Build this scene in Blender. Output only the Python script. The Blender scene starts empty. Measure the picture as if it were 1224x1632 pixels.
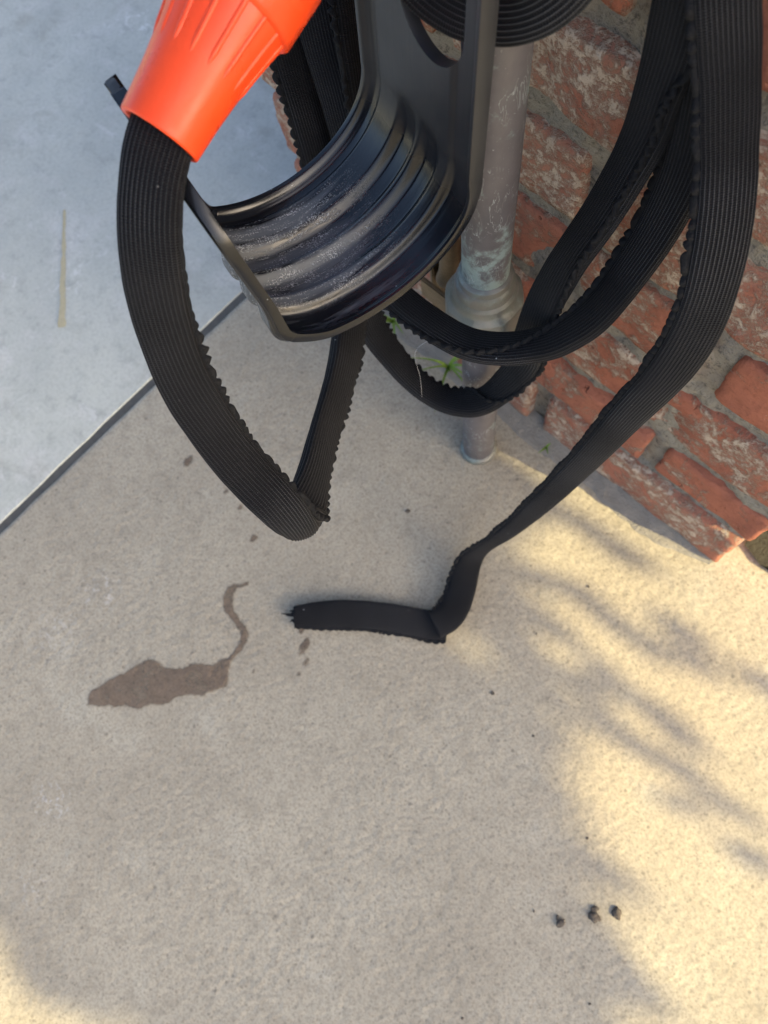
import bpy, bmesh, math, random
import numpy as np
from mathutils import Vector, Matrix, noise

random.seed(7); RNG = np.random.default_rng(7)
sc = bpy.context.scene
col = sc.collection
R = math.radians

# ------------------------------------------------------------------ camera
cam_d = bpy.data.cameras.new('camera'); cam = bpy.data.objects.new('camera', cam_d); col.objects.link(cam)
CAM = Vector([-0.07441, -0.24463, 0.66])
cam.matrix_world = Matrix.Translation(CAM) @ Matrix([[0.720653, -0.645281, 0.253519], [0.685808, 0.717098, -0.124249], [-0.101623, 0.263406, 0.959318]]).to_4x4()
cam_d.sensor_fit = 'AUTO'; cam_d.sensor_width = 36.0; cam_d.lens = 26.03
cam_d.clip_start = 0.02; cam_d.clip_end = 500
cam_d.dof.use_dof = True; cam_d.dof.focus_distance = 0.37; cam_d.dof.aperture_fstop = 11.0
sc.camera = cam

# ------------------------------------------------------------------ sky, sun, exposure
SUN_EL, SUN_AZ = R(30), R(12)            # azimuth measured from +x towards +y (behind the wall plane)
w = bpy.data.worlds.new('World'); sc.world = w; w.use_nodes = True
nt = w.node_tree; nt.nodes.clear()
sky = nt.nodes.new('ShaderNodeTexSky'); sky.sky_type = 'NISHITA'; sky.sun_disc = False
sky.sun_elevation = SUN_EL; sky.sun_rotation = math.pi/2 - SUN_AZ
sky.dust_density = 4.0; sky.air_density = 0.9; sky.ozone_density = 0.6
bg = nt.nodes.new('ShaderNodeBackground'); bg.inputs['Strength'].default_value = 0.15
wo = nt.nodes.new('ShaderNodeOutputWorld')
nt.links.new(sky.outputs[0], bg.inputs[0]); nt.links.new(bg.outputs[0], wo.inputs[0])
sd = bpy.data.lights.new('sun', 'SUN'); so = bpy.data.objects.new('sun', sd); col.objects.link(so)
sd.energy = 4.0; sd.angle = R(0.53); sd.color = (1.0, 0.82, 0.42)
SUN = Vector((math.cos(SUN_EL)*math.cos(SUN_AZ), math.cos(SUN_EL)*math.sin(SUN_AZ), math.sin(SUN_EL)))
so.rotation_euler = SUN.to_track_quat('Z', 'Y').to_euler()
so.location = (3, 0, 4)
vs = sc.view_settings; vs.view_transform = 'Standard'; vs.look = 'None'; vs.gamma = 1.0; vs.use_curve_mapping = False
vs.exposure = 1.3
sc.render.engine = 'CYCLES'; sc.cycles.max_bounces = 5; sc.cycles.diffuse_bounces = 3; sc.cycles.glossy_bounces = 3; sc.cycles.use_adaptive_sampling = True; sc.cycles.adaptive_threshold = .02; sc.cycles.use_denoising = True

# ------------------------------------------------------------------ measured tables (metres; wall face is y = 0, its near corner x = 0)
# hose stations: x, y, z of the centre line, width direction, seam angle on the oval section
STRANDS = {
  'nozzle_run': [
    [-0.2844, -0.1576, 0.459, 0.8275, 0.3107, -0.4677, 0.0],
    [-0.2787, -0.1736, 0.456, 0.8471, 0.3915, -0.3594, 0.0],
    [-0.2707, -0.1876, 0.451, 0.8506, 0.5078, -0.1364, 0.0],
    [-0.2641, -0.2005, 0.439, 0.7817, 0.6236, -0.0042, 0.0],
    [-0.2597, -0.2131, 0.413, 0.6423, 0.7651, 0.0455, 0.0],
    [-0.2507, -0.224, 0.382, 0.4276, 0.903, 0.0427, 0.0],
    [-0.2357, -0.2303, 0.352, 0.119, 0.9775, -0.174, 0.0],
    [-0.2194, -0.2325, 0.332, 0.0565, 0.9656, -0.2539, 0.0],
    [-0.2064, -0.2329, 0.323, 0.137, 0.95, -0.2804, 0.0],
    [-0.1994, -0.2328, 0.311, 0.2297, 0.9104, -0.3443, 0.0],
    [-0.1994, -0.2306, 0.296, 0.2973, 0.8332, -0.4663, 0.0],
    [-0.2056, -0.2248, 0.282, 0.2784, 0.705, -0.6523, 0.0],
    [-0.2161, -0.2125, 0.273, 0.1936, 0.5386, -0.82, 0.0],
    [-0.2287, -0.1958, 0.266, 0.1485, 0.4591, -0.8759, 0.0],
    [-0.242, -0.1777, 0.258, 0.1345, 0.4607, -0.8773, 0.0],
    [-0.2641, -0.1459, 0.245, 0.1592, 0.5295, -0.8333, 0.0],
    [-0.2923, -0.1119, 0.232, 0.2238, 0.6336, -0.7406, 0.0],
    [-0.3243, -0.0812, 0.225, 0.3415, 0.6978, -0.6296, 0.0],
    [-0.355, -0.0587, 0.235, -0.728, -0.6432, -0.2371, 180.0],
  ],
  'rear_left': [
    [-0.3544, -0.0617, 0.245, -0.3163, -0.9153, 0.2493, 0.0],
    [-0.3761, -0.0488, 0.272, -0.2255, -0.9248, 0.3063, 0.0],
    [-0.3884, -0.0415, 0.296, -0.2154, -0.931, 0.2948, 0.0],
    [-0.3977, -0.0359, 0.318, -0.263, -0.9338, 0.2424, 0.0],
    [-0.4045, -0.0316, 0.336, -0.3249, -0.9337, 0.1504, 0.0],
    [-0.41, -0.0295, 0.358, -0.4787, -0.8764, 0.052, 0.0],
    [-0.4123, -0.0267, 0.385, -0.5642, -0.8247, 0.0395, 0.0],
  ],
  'rear_mid': [
    [-0.33, -0.0578, 0.255, 0.7757, 0.554, 0.3024, 0.0],
    [-0.3483, -0.042, 0.283, 0.773, 0.5554, 0.3065, 0.0],
    [-0.3593, -0.0353, 0.3, 0.7401, 0.5785, 0.3429, 0.0],
    [-0.3699, -0.0294, 0.314, 0.7181, 0.6195, 0.3172, 0.0],
    [-0.3788, -0.025, 0.327, 0.7109, 0.6575, 0.2496, 0.0],
    [-0.3866, -0.0199, 0.343, 0.7189, 0.6725, 0.1756, 0.0],
    [-0.3951, -0.0139, 0.362, 0.6639, 0.7423, 0.0913, 0.0],
    [-0.3987, -0.0118, 0.388, 0.5768, 0.8168, 0.0116, 0.0],
  ],
  'rear_inner': [
    [-0.3355, -0.0451, 0.262, 0.0201, -0.7302, 0.6829, 0.0],
    [-0.3462, -0.0307, 0.295, 0.062, -0.7762, 0.6275, 0.0],
    [-0.3536, -0.0243, 0.322, 0.1483, -0.7919, 0.5924, 0.0],
    [-0.3597, -0.0188, 0.343, 0.1121, -0.8191, 0.5626, 0.0],
    [-0.3646, -0.0127, 0.362, 0.0478, -0.8598, 0.5084, 0.0],
    [-0.3674, -0.0095, 0.388, -0.2379, -0.919, 0.3144, 0.0],
  ],
  'top_coil': [
    [-0.2611, -0.0661, 0.485, -0.6575, -0.7507, -0.0641, 0.0],
    [-0.2641, -0.0617, 0.463, -0.5275, -0.8129, -0.247, 0.0],
    [-0.256, -0.0588, 0.45, -0.2019, -0.8136, -0.5453, 0.0],
    [-0.2419, -0.0558, 0.446, 0.1234, -0.6942, -0.7091, 0.0],
    [-0.2274, -0.0537, 0.45, 0.4254, -0.4936, -0.7586, 0.0],
    [-0.2121, -0.0547, 0.462, 0.7169, -0.182, -0.673, 0.0],
    [-0.2034, -0.0517, 0.475, 0.8923, 0.2168, -0.396, 0.0],
    [-0.2, -0.0533, 0.49, 0.8329, 0.5533, 0.0075, 0.0],
    [-0.1979, -0.0605, 0.51, 0.7616, 0.631, 0.1477, 0.0],
  ],
  'front_right': [
    [-0.1722, -0.025, 0.492, -0.6685, -0.692, -0.2726, 0.0],
    [-0.1673, -0.019, 0.472, -0.6261, -0.7592, -0.1778, 0.0],
    [-0.1624, -0.0194, 0.462, -0.5969, -0.796, -0.1003, 0.0],
    [-0.1559, -0.0184, 0.446, -0.5959, -0.801, -0.0565, 0.0],
    [-0.148, -0.0203, 0.431, -0.6039, -0.7971, -0.0025, 0.0],
    [-0.1392, -0.0242, 0.416, -0.6224, -0.7817, 0.0395, 0.0],
    [-0.131, -0.0291, 0.403, -0.6657, -0.7414, 0.0843, 0.0],
    [-0.1223, -0.0356, 0.386, -0.7199, -0.6788, 0.1446, 0.0],
    [-0.1145, -0.043, 0.366, -0.7894, -0.5776, 0.2078, 0.0],
    [-0.1103, -0.0491, 0.344, -0.8516, -0.4144, 0.3209, 0.0],
    [-0.1105, -0.0544, 0.312, -0.7749, -0.3046, 0.5538, 0.0],
    [-0.1165, -0.0596, 0.26, -0.7004, -0.2608, 0.6644, 0.0],
    [-0.1241, -0.0702, 0.19, -0.6186, -0.2265, 0.7524, 0.0],
    [-0.1342, -0.0888, 0.118, -0.663, -0.1179, 0.7393, 0.0],
    [-0.1446, -0.111, 0.066, -0.5387, -0.0614, 0.8402, 0.0],
    [-0.1537, -0.1286, 0.036, -0.4433, -0.0649, 0.894, 0.0],
    [-0.157, -0.1422, 0.018, -0.8709, -0.2543, 0.4206, 0.0],
    [-0.1488, -0.1612, 0.012, -0.9081, -0.4157, 0.0507, 0.0],
    [-0.1411, -0.1778, 0.01, -0.9447, -0.3216, 0.0639, 0.0],
    [-0.1384, -0.1923, 0.009, -0.9924, 0.068, 0.1029, 0.0],
    [-0.1432, -0.2065, 0.0085, -0.94, 0.3202, 0.1181, 0.0],
  ],
  'torn_end': [
    [-0.1321, -0.1977, 0.0045, 0.5815, -0.8062, -0.1089, 0.0],
    [-0.1428, -0.2055, 0.005, 0.5531, -0.8262, -0.1071, 0.0],
    [-0.1579, -0.2151, 0.0055, 0.5353, -0.838, -0.1061, 0.0],
    [-0.1817, -0.2305, 0.006, 0.582, -0.8053, -0.1129, 0.0],
    [-0.2059, -0.2499, 0.006, 0.6536, -0.7463, -0.1254, 0.0],
    [-0.2264, -0.2696, 0.0055, 0.6973, -0.704, -0.1351, 0.0],
    [-0.2421, -0.2856, 0.005, 0.709, -0.6915, -0.1383, 0.0],
  ],
  'diagonal_low': [
    [-0.1775, -0.0204, 0.478, 0.9517, 0.1746, 0.2525, 0.0],
    [-0.1766, -0.0202, 0.462, 0.9292, 0.0424, 0.367, 0.0],
    [-0.1756, -0.0196, 0.446, 0.9041, -0.042, 0.4253, 0.0],
    [-0.1754, -0.0184, 0.424, 0.8755, -0.1381, 0.4631, -50.0],
    [-0.176, -0.0186, 0.392, 0.8665, -0.2232, 0.4465, -45.0],
    [-0.179, -0.0303, 0.356, 0.8535, -0.2697, 0.4458, -35.0],
    [-0.184, -0.0444, 0.324, 0.8433, -0.2341, 0.4838, -20.0],
    [-0.1882, -0.0526, 0.288, 0.8505, -0.0891, 0.5184, -8.0],
    [-0.1907, -0.0544, 0.248, 0.8455, 0.0244, 0.5335, 0.0],
    [-0.1942, -0.0529, 0.212, 0.8781, -0.1207, 0.463, 0.0],
    [-0.2025, -0.0611, 0.178, 0.8714, -0.29, 0.3957, -30.0],
    [-0.2114, -0.0735, 0.16, 0.7573, -0.5633, 0.3303, -120.0],
    [-0.2291, -0.0831, 0.15, 0.5138, -0.7948, 0.323, -172.0],
    [-0.2476, -0.0884, 0.15, 0.2959, -0.8828, 0.3649, -180.0],
    [-0.2675, -0.0904, 0.157, 0.1632, -0.8985, 0.4074, -180.0],
    [-0.2853, -0.0902, 0.17, 0.1036, -0.8962, 0.4314, -180.0],
    [-0.2984, -0.0901, 0.185, -0.0375, -0.8808, 0.472, -180.0],
    [-0.3095, -0.0841, 0.205, -0.2102, -0.8085, 0.5497, -180.0],
    [-0.3264, -0.0667, 0.228, -0.229, -0.794, 0.5631, -180.0],
  ],
  'diagonal_high': [
    [-0.1748, -0.0153, 0.478, 0.8606, 0.2618, 0.4368, -165.0],
    [-0.1693, -0.0151, 0.46, 0.847, 0.1088, 0.5203, -165.0],
    [-0.1639, -0.0156, 0.442, 0.834, 0.0275, 0.551, -165.0],
    [-0.159, -0.0154, 0.42, 0.8259, -0.0697, 0.5595, -165.0],
    [-0.1551, -0.0156, 0.388, 0.838, -0.1455, 0.5259, -165.0],
    [-0.1538, -0.0225, 0.358, 0.8314, -0.244, 0.4992, -160.0],
    [-0.1552, -0.0347, 0.332, 0.8262, -0.2929, 0.4812, -150.0],
    [-0.1582, -0.0484, 0.311, 0.8193, -0.3689, 0.4389, -135.0],
    [-0.1657, -0.0593, 0.295, 0.7769, -0.5054, 0.3755, -115.0],
    [-0.1752, -0.0684, 0.284, 0.6874, -0.647, 0.3301, -95.0],
    [-0.1906, -0.0796, 0.276, 0.596, -0.7387, 0.3148, -65.0],
    [-0.2082, -0.0873, 0.27, 0.4768, -0.8186, 0.3202, -35.0],
    [-0.2247, -0.0902, 0.267, 0.347, -0.8721, 0.3451, -12.0],
    [-0.2445, -0.0907, 0.264, 0.2919, -0.8854, 0.3619, 0.0],
    [-0.2627, -0.0897, 0.262, 0.2196, -0.9008, 0.3747, 0.0],
    [-0.2822, -0.0863, 0.262, -0.0029, -0.9134, 0.4072, 0.0],
    [-0.3089, -0.0709, 0.262, -0.1358, -0.9087, 0.3946, 0.0],
  ],
}
NOZZLE = [[-0.2797, -0.1727, 0.456], [-0.286, -0.1249, 0.47]]
STAIN = [[-0.3245, -0.4702], [-0.3283, -0.4675], [-0.3314, -0.4606], [-0.3292, -0.4523], [-0.3263, -0.4408], [-0.3206, -0.4279], [-0.3191, -0.419], [-0.3162, -0.41], [-0.3128, -0.404], [-0.3049, -0.3994], [-0.2986, -0.3985], [-0.2913, -0.3948], [-0.2839, -0.3874], [-0.2818, -0.3802], [-0.2769, -0.3744], [-0.2707, -0.3698], [-0.2654, -0.3656], [-0.2637, -0.3582], [-0.2601, -0.3524], [-0.26, -0.3448], [-0.2618, -0.3365], [-0.2667, -0.3298], [-0.274, -0.3276], [-0.2836, -0.3264], [-0.2927, -0.3259], [-0.2993, -0.3218], [-0.3051, -0.3155], [-0.3079, -0.309], [-0.3064, -0.3037], [-0.3017, -0.3002], [-0.2989, -0.2948], [-0.2956, -0.2912], [-0.2943, -0.2939], [-0.2964, -0.2985], [-0.2993, -0.3037], [-0.298, -0.309], [-0.2929, -0.3146], [-0.2863, -0.32], [-0.2773, -0.3206], [-0.2683, -0.3211], [-0.2614, -0.3248], [-0.2572, -0.3309], [-0.2558, -0.3396], [-0.256, -0.3485], [-0.2532, -0.3571], [-0.2472, -0.3638], [-0.2424, -0.3703], [-0.2459, -0.3773], [-0.2501, -0.3849], [-0.2513, -0.3902], [-0.2584, -0.3964], [-0.2655, -0.4027], [-0.2699, -0.4102], [-0.2703, -0.4162], [-0.2754, -0.4243], [-0.2813, -0.4292], [-0.2841, -0.4343], [-0.2865, -0.4398], [-0.2929, -0.4443], [-0.2984, -0.4471], [-0.3046, -0.4544], [-0.3087, -0.4559], [-0.3147, -0.4634]]
DROPS = [[-0.4269, -0.2503, 0.0058], [-0.3763, -0.2462, 0.003], [-0.3543, -0.2474, 0.0032], [-0.3226, -0.26, 0.0042], [-0.2162, -0.2974, 0.0055], [-0.2052, -0.3059, 0.0036], [-0.2028, -0.3179, 0.0017], [-0.2342, -0.3445, 0.0016], [-0.2286, -0.2883, 0.0035]]
CLODS = [[0.087, -0.3092, 0.003], [0.0827, -0.3078, 0.0013], [0.1023, -0.2875, 0.0038], [0.0996, -0.2827, 0.0026], [0.1136, -0.2732, 0.0036]]
BITS = [[-0.0679, -0.2134, 0.0014], [-0.2327, -0.1439, 0.0019], [-0.0738, -0.1495, 0.0007], [-0.0675, -0.0875, 0.0009], [-0.0202, -0.2162, 0.0009], [0.0624, -0.2467, 0.001], [0.0669, -0.3172, 0.0008], [0.1388, -0.3364, 0.0009], [0.0771, -0.4131, 0.0009]]
STREAK = [[-0.7502, -0.146], [-0.6397, -0.2409]]


# ------------------------------------------------------------------ helpers
def tag(o, label=None, cat=None, group=None, kind=None):
    if label: o['label'] = label
    if cat: o['category'] = cat
    if group: o['group'] = group
    if kind: o['kind'] = kind
    return o
def empty(name, loc=(0, 0, 0)):
    o = bpy.data.objects.new(name, None); o.empty_display_size = .05; o.location = loc; col.objects.link(o); return o
def link(name, me, mat=None, parent=None, smooth=True):
    o = bpy.data.objects.new(name, me); col.objects.link(o)
    if mat: me.materials.append(mat)
    if smooth:
        me.polygons.foreach_set('use_smooth', [True]*len(me.polygons))
    if parent:
        o.parent = parent
        o.matrix_parent_inverse = Matrix.Translation(-Vector(parent.location)) if parent.parent is None else Matrix.Identity(4)
    return o
def mesh(name, v, f):
    me = bpy.data.meshes.new(name); me.from_pydata([tuple(p) for p in v], [], f); me.update(); return me
def grid_mesh(name, V, closed_j=False, uv=None, cap=False):
    """V: (n,m,3) array of points -> quads; closed_j wraps the second axis"""
    n, m = V.shape[:2]
    i = np.arange(n-1)[:, None]; j = np.arange(m if closed_j else m-1)[None, :]
    j2 = (j+1) % m
    F = np.stack([i*m+j+0*i, i*m+j2+0*i, (i+1)*m+j2, (i+1)*m+j], -1).reshape(-1, 4)
    me = bpy.data.meshes.new(name)
    nv = n*m; nf = len(F)
    me.vertices.add(nv); me.vertices.foreach_set('co', V.reshape(-1).astype(np.float32))
    me.loops.add(nf*4); me.loops.foreach_set('vertex_index', F.reshape(-1).astype(np.int32))
    me.polygons.add(nf); me.polygons.foreach_set('loop_start', (np.arange(nf)*4).astype(np.int32))
    if uv is not None:
        ul = me.uv_layers.new(name='UVMap')
        U = uv.reshape(-1, 2)[F.reshape(-1)]
        ul.data.foreach_set('uv', U.reshape(-1).astype(np.float32))
    me.update(calc_edges=True)
    if cap:
        bm = bmesh.new(); bm.from_mesh(me); bm.verts.ensure_lookup_table()
        for a in (0, n-1):
            vs_ = [bm.verts[a*m+k] for k in range(m)]
            try: bm.faces.new(vs_ if a else vs_[::-1])
            except ValueError: pass
        bm.to_mesh(me); bm.free()
    me.validate(); return me
def spline(P, step):
    """Catmull-Rom through rows of P (first three columns are positions), resampled by arc length"""
    P = np.asarray(P, float); Q = np.vstack([2*P[0]-P[1], P, 2*P[-1]-P[-2]])
    out = []
    for k in range(1, len(Q)-2):
        t = np.linspace(0, 1, 60, endpoint=False)[:, None]
        a, b, c, d = Q[k-1], Q[k], Q[k+1], Q[k+2]
        out.append(.5*((2*b)+(-a+c)*t+(2*a-5*b+4*c-d)*t**2+(-a+3*b-3*c+d)*t**3))
    out.append(Q[-2][None]); D = np.vstack(out)
    # light smoothing then arc-length resample
    L = np.concatenate([[0], np.cumsum(np.linalg.norm(np.diff(D[:, :3], axis=0), axis=1))])
    s = np.linspace(0, L[-1], max(4, int(L[-1]/step)))
    return s, np.stack([np.interp(s, L, D[:, c]) for c in range(D.shape[1])], 1)
def nrm(v): return v/np.maximum(np.linalg.norm(v, axis=-1, keepdims=True), 1e-9)
def smst(x, a, b):
    t = np.clip((x-a)/(b-a), 0, 1); return t*t*(3-2*t)
def smooth1(a, n):
    k = np.hanning(2*n+3)[1:-1]; k /= k.sum()
    p = np.concatenate([np.repeat(a[:1], n, 0), a, np.repeat(a[-1:], n, 0)])
    return np.stack([np.convolve(p[:, c], k, 'valid') for c in range(a.shape[1])], 1)
def tube(name, pts, rad, mat, parent=None, seg=16, closed=True):
    s, D = spline(np.array([[*p, r] for p, r in zip(pts, rad)]), .002)
    T = nrm(np.gradient(D[:, :3], axis=0)); up = np.array([0.3, .2, .93]); A = nrm(np.cross(T, up)); B = np.cross(T, A)
    a = np.linspace(0, 2*np.pi, seg, endpoint=False)
    V = D[:, None, :3] + D[:, None, 3:4]*(np.cos(a)[None, :, None]*A[:, None]+np.sin(a)[None, :, None]*B[:, None])
    return link(name, grid_mesh(name, V, True, cap=closed), mat, parent)
def lathe(name, prof, base, axis, mat, parent=None, seg=64, radial=None):
    """prof: list of (distance along axis, radius)"""
    ax = Vector(axis).normalized(); a1 = ax.orthogonal().normalized(); a2 = ax.cross(a1)
    ang = np.linspace(0, 2*np.pi, seg, endpoint=False)
    V = np.zeros((len(prof), seg, 3))
    for i, (d, r) in enumerate(prof):
        rr = np.ones(seg)*(r if radial is None else radial(d, r, ang))
        V[i] = np.array(base)+d*np.array(ax)+rr[:, None]*(np.cos(ang)[:, None]*np.array(a1)+np.sin(ang)[:, None]*np.array(a2))
    uv = np.stack(np.meshgrid([p[0] for p in prof], ang/(2*np.pi), indexing='ij'), -1)
    return link(name, grid_mesh(name, V, True, uv=uv, cap=True), mat, parent)

# ------------------------------------------------------------------ materials
class NT:
    def __init__(s, name):
        s.m = bpy.data.materials.new(name); s.m.use_nodes = True; s.t = s.m.node_tree; s.t.nodes.clear()
        s.out = s.n('ShaderNodeOutputMaterial'); s.b = s.n('ShaderNodeBsdfPrincipled'); s.l(s.b.outputs[0], s.out.inputs[0])
    def n(s, t, **k):
        x = s.t.nodes.new(t)
        for a, v in k.items(): setattr(x, a, v)
        return x
    def l(s, a, b): s.t.links.new(a, b)
    def val(s, sock, v):
        if hasattr(v, 'is_output') or isinstance(v, bpy.types.NodeSocket): s.l(v, sock)
        else: sock.default_value = v
    def coord(s, kind='Object', scale=(1, 1, 1), loc=(0, 0, 0), rot=(0, 0, 0)):
        c = s.n('ShaderNodeTexCoord'); m = s.n('ShaderNodeMapping'); m.inputs['Scale'].default_value = scale
        m.inputs['Location'].default_value = loc; m.inputs['Rotation'].default_value = rot
        s.l(c.outputs[kind], m.inputs[0]); return m.outputs[0]
    def geo(s, scale=(1, 1, 1), loc=(0, 0, 0), rot=(0, 0, 0)):
        c = s.n('ShaderNodeNewGeometry'); m = s.n('ShaderNodeMapping'); m.inputs['Scale'].default_value = scale
        m.inputs['Location'].default_value = loc; m.inputs['Rotation'].default_value = rot
        s.l(c.outputs['Position'], m.inputs[0]); return m.outputs[0]
    def noise(s, vec, scale, detail=4, rough=.55, dist=0):
        x = s.n('ShaderNodeTexNoise'); x.inputs['Scale'].default_value = scale; x.inputs['Detail'].default_value = detail
        x.inputs['Roughness'].default_value = rough; x.inputs['Distortion'].default_value = dist; s.l(vec, x.inputs['Vector']); return x.outputs['Fac']
    def voro(s, vec, scale, feature='F1', rnd=1.0):
        x = s.n('ShaderNodeTexVoronoi', feature=feature); x.inputs['Scale'].default_value = scale; x.inputs['Randomness'].default_value = rnd
        s.l(vec, x.inputs['Vector']); return x.outputs['Distance']
    def ramp(s, fac, a, b, lo=0.0, hi=1.0):
        x = s.n('ShaderNodeMapRange'); x.interpolation_type = 'SMOOTHSTEP'
        x.inputs['From Min'].default_value = a; x.inputs['From Max'].default_value = b
        x.inputs['To Min'].default_value = lo; x.inputs['To Max'].default_value = hi; s.l(fac, x.inputs[0]); return x.outputs[0]
    def mix(s, fac, a, b, mode='MIX'):
        x = s.n('ShaderNodeMix', data_type='RGBA', blend_type=mode)
        s.val(x.inputs[0], fac)
        for i, v in ((6, a), (7, b)):
            if isinstance(v, bpy.types.NodeSocket): s.l(v, x.inputs[i])
            else: x.inputs[i].default_value = (*v, 1)
        return x.outputs[2]
    def math(s, op, a, b=0.0, clamp=False):
        x = s.n('ShaderNodeMath', operation=op, use_clamp=clamp); s.val(x.inputs[0], a); s.val(x.inputs[1], b); return x.outputs[0]
    def bump(s, h, dist, strength=1.0, normal=None):
        x = s.n('ShaderNodeBump'); x.inputs['Strength'].default_value = strength; x.inputs['Distance'].default_value = dist
        s.l(h, x.inputs['Height'])
        if normal is not None: s.l(normal, x.inputs['Normal'])
        return x.outputs[0]
    def done(s, color=None, rough=None, normal=None, **k):
        if color is not None:
            if isinstance(color, bpy.types.NodeSocket): s.l(color, s.b.inputs['Base Color'])
            else: s.b.inputs['Base Color'].default_value = (*color, 1)
        if rough is not None: s.val(s.b.inputs['Roughness'], rough)
        if normal is not None: s.l(normal, s.b.inputs['Normal'])
        for a, v in k.items(): s.val(s.b.inputs[a.replace('_', ' ')], v)
        return s.m

def concrete_relief(m, amp=1.0):
    g = m.geo(scale=(.85, 1.15, 1), rot=(0, 0, R(-28)))
    a = m.noise(g, 150, 2, .55, 0)
    c = m.noise(g, 24, 1, .5)
    h = m.math('ADD', m.ramp(a, .28, .72), m.math('MULTIPLY', c, 1.5))
    return m.bump(h, .0011*amp)
def concrete_color(m, base, dark, pale, warm):
    g = m.geo()
    c = m.mix(m.ramp(m.noise(g, 5, 3, .6), .3, .7), base, dark)
    c = m.mix(m.ramp(m.noise(g, 55, 4, .65), .45, .72, 0, .45), c, tuple(x*.72 for x in dark))
    c = m.mix(m.math('MULTIPLY', m.ramp(m.noise(g, 2.7, 1, .5), .5, .75), .5), c, warm)
    c = m.mix(m.math('MULTIPLY', m.ramp(m.noise(g, 14, 3, .65), .52, .8), .55), c, pale)
    fine = m.noise(g, 420, 3, .75)
    c = m.mix(m.ramp(fine, .40, .66, 0, .5), c, tuple(x*.45 for x in base))
    sp = m.math('SUBTRACT', 1.0, m.ramp(m.voro(g, 70), .06, .13))
    c = m.mix(m.math('MULTIPLY', sp, .45), c, (.12, .10, .08))
    c = m.mix(m.ramp(m.voro(g, 230), .32, .12, 0, .42), c, tuple(x*.35 for x in base))
    return c
def spot(m, x, y, r):
    """soft round mask on the ground"""
    d = m.n('ShaderNodeVectorMath', operation='DISTANCE'); m.l(m.geo(), d.inputs[0]); d.inputs[1].default_value = (x, y, 0)
    return m.ramp(d.outputs['Value'], r, 0.0)

BEIGE = dict(base=(.455, .41, .32), dark=(.38, .339, .264), pale=(.52, .49, .40), warm=(.465, .392, .285))
def make_beige():
    m = NT('beige_concrete'); c = concrete_color(m, **BEIGE)
    g = m.geo()
    lime = m.ramp(m.noise(g, 190, 3, .75), .5, .68)
    for (x, y, r, a) in PALE_SPOTS:
        c = m.mix(m.math('MULTIPLY', m.math('MULTIPLY', spot(m, x, y, r), lime), a), c, (.72, .72, .72))
    return m.done(c, .88, Specular_IOR_Level=.3)
def make_wet():
    m = NT('wet_concrete')
    c = concrete_color(m, base=(.225, .168, .118), dark=(.20, .15, .107), pale=(.26, .20, .15), warm=(.235, .175, .118))
    at = m.n('ShaderNodeAttribute'); at.attribute_name = 'inset'; g = m.geo()
    e = m.math('ADD', at.outputs['Fac'], m.math('MULTIPLY', m.math('SUBTRACT', m.noise(g, 260, 3, .7), .5), .0032))
    fac = m.math('MULTIPLY', m.ramp(e, -.0012, .0020), m.ramp(m.noise(g, 45, 4, .65), .30, .72, 1.0, .58))
    tr = m.n('ShaderNodeBsdfTransparent'); mx = m.n('ShaderNodeMixShader'); m.l(fac, mx.inputs[0]); m.l(tr.outputs[0], mx.inputs[1]); m.l(m.b.outputs[0], mx.inputs[2]); m.l(mx.outputs[0], m.out.inputs[0])
    return m.done(c, .6, Specular_IOR_Level=.35)
def make_grey():
    m = NT('grey_concrete'); g = m.geo()
    c = m.mix(m.ramp(m.noise(g, 4.5, 5, .6, .6), .3, .7), (.50, .53, .49), (.41, .44, .415))
    c = m.mix(m.math('MULTIPLY', m.ramp(m.noise(g, 16, 5, .65), .48, .75), .6), c, (.58, .595, .58))
    c = m.mix(m.math('MULTIPLY', m.ramp(m.noise(g, 9, 4, .65, 1.2), .54, .72), .5), c, (.30, .30, .27))
    c = m.mix(m.ramp(m.noise(g, 48, 5, .72), .50, .70, 0, .55), c, (.31, .325, .315))
    c = m.mix(m.ramp(m.noise(g, 30, 5, .75, .8), .58, .70, 0, .5), c, (.62, .64, .63))
    c = m.mix(m.ramp(m.noise(g, 260, 3, .7), .4, .75, 0, .25), c, (.17, .18, .18))
    w_ = m.math('MULTIPLY', m.ramp(m.noise(g, 120, 3, .7), .52, .64), m.ramp(m.noise(g, 7, 2), .60, .72))
    c = m.mix(m.math('MULTIPLY', w_, .7), c, (.70, .72, .72))
    h = m.math('ADD', m.math('MULTIPLY', m.noise(g, 40, 4, .6), 1.2), m.math('MULTIPLY', m.noise(g, 300, 2), .4))
    return m.done(c, .8, m.bump(h, .0006), Specular_IOR_Level=.35)
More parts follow.
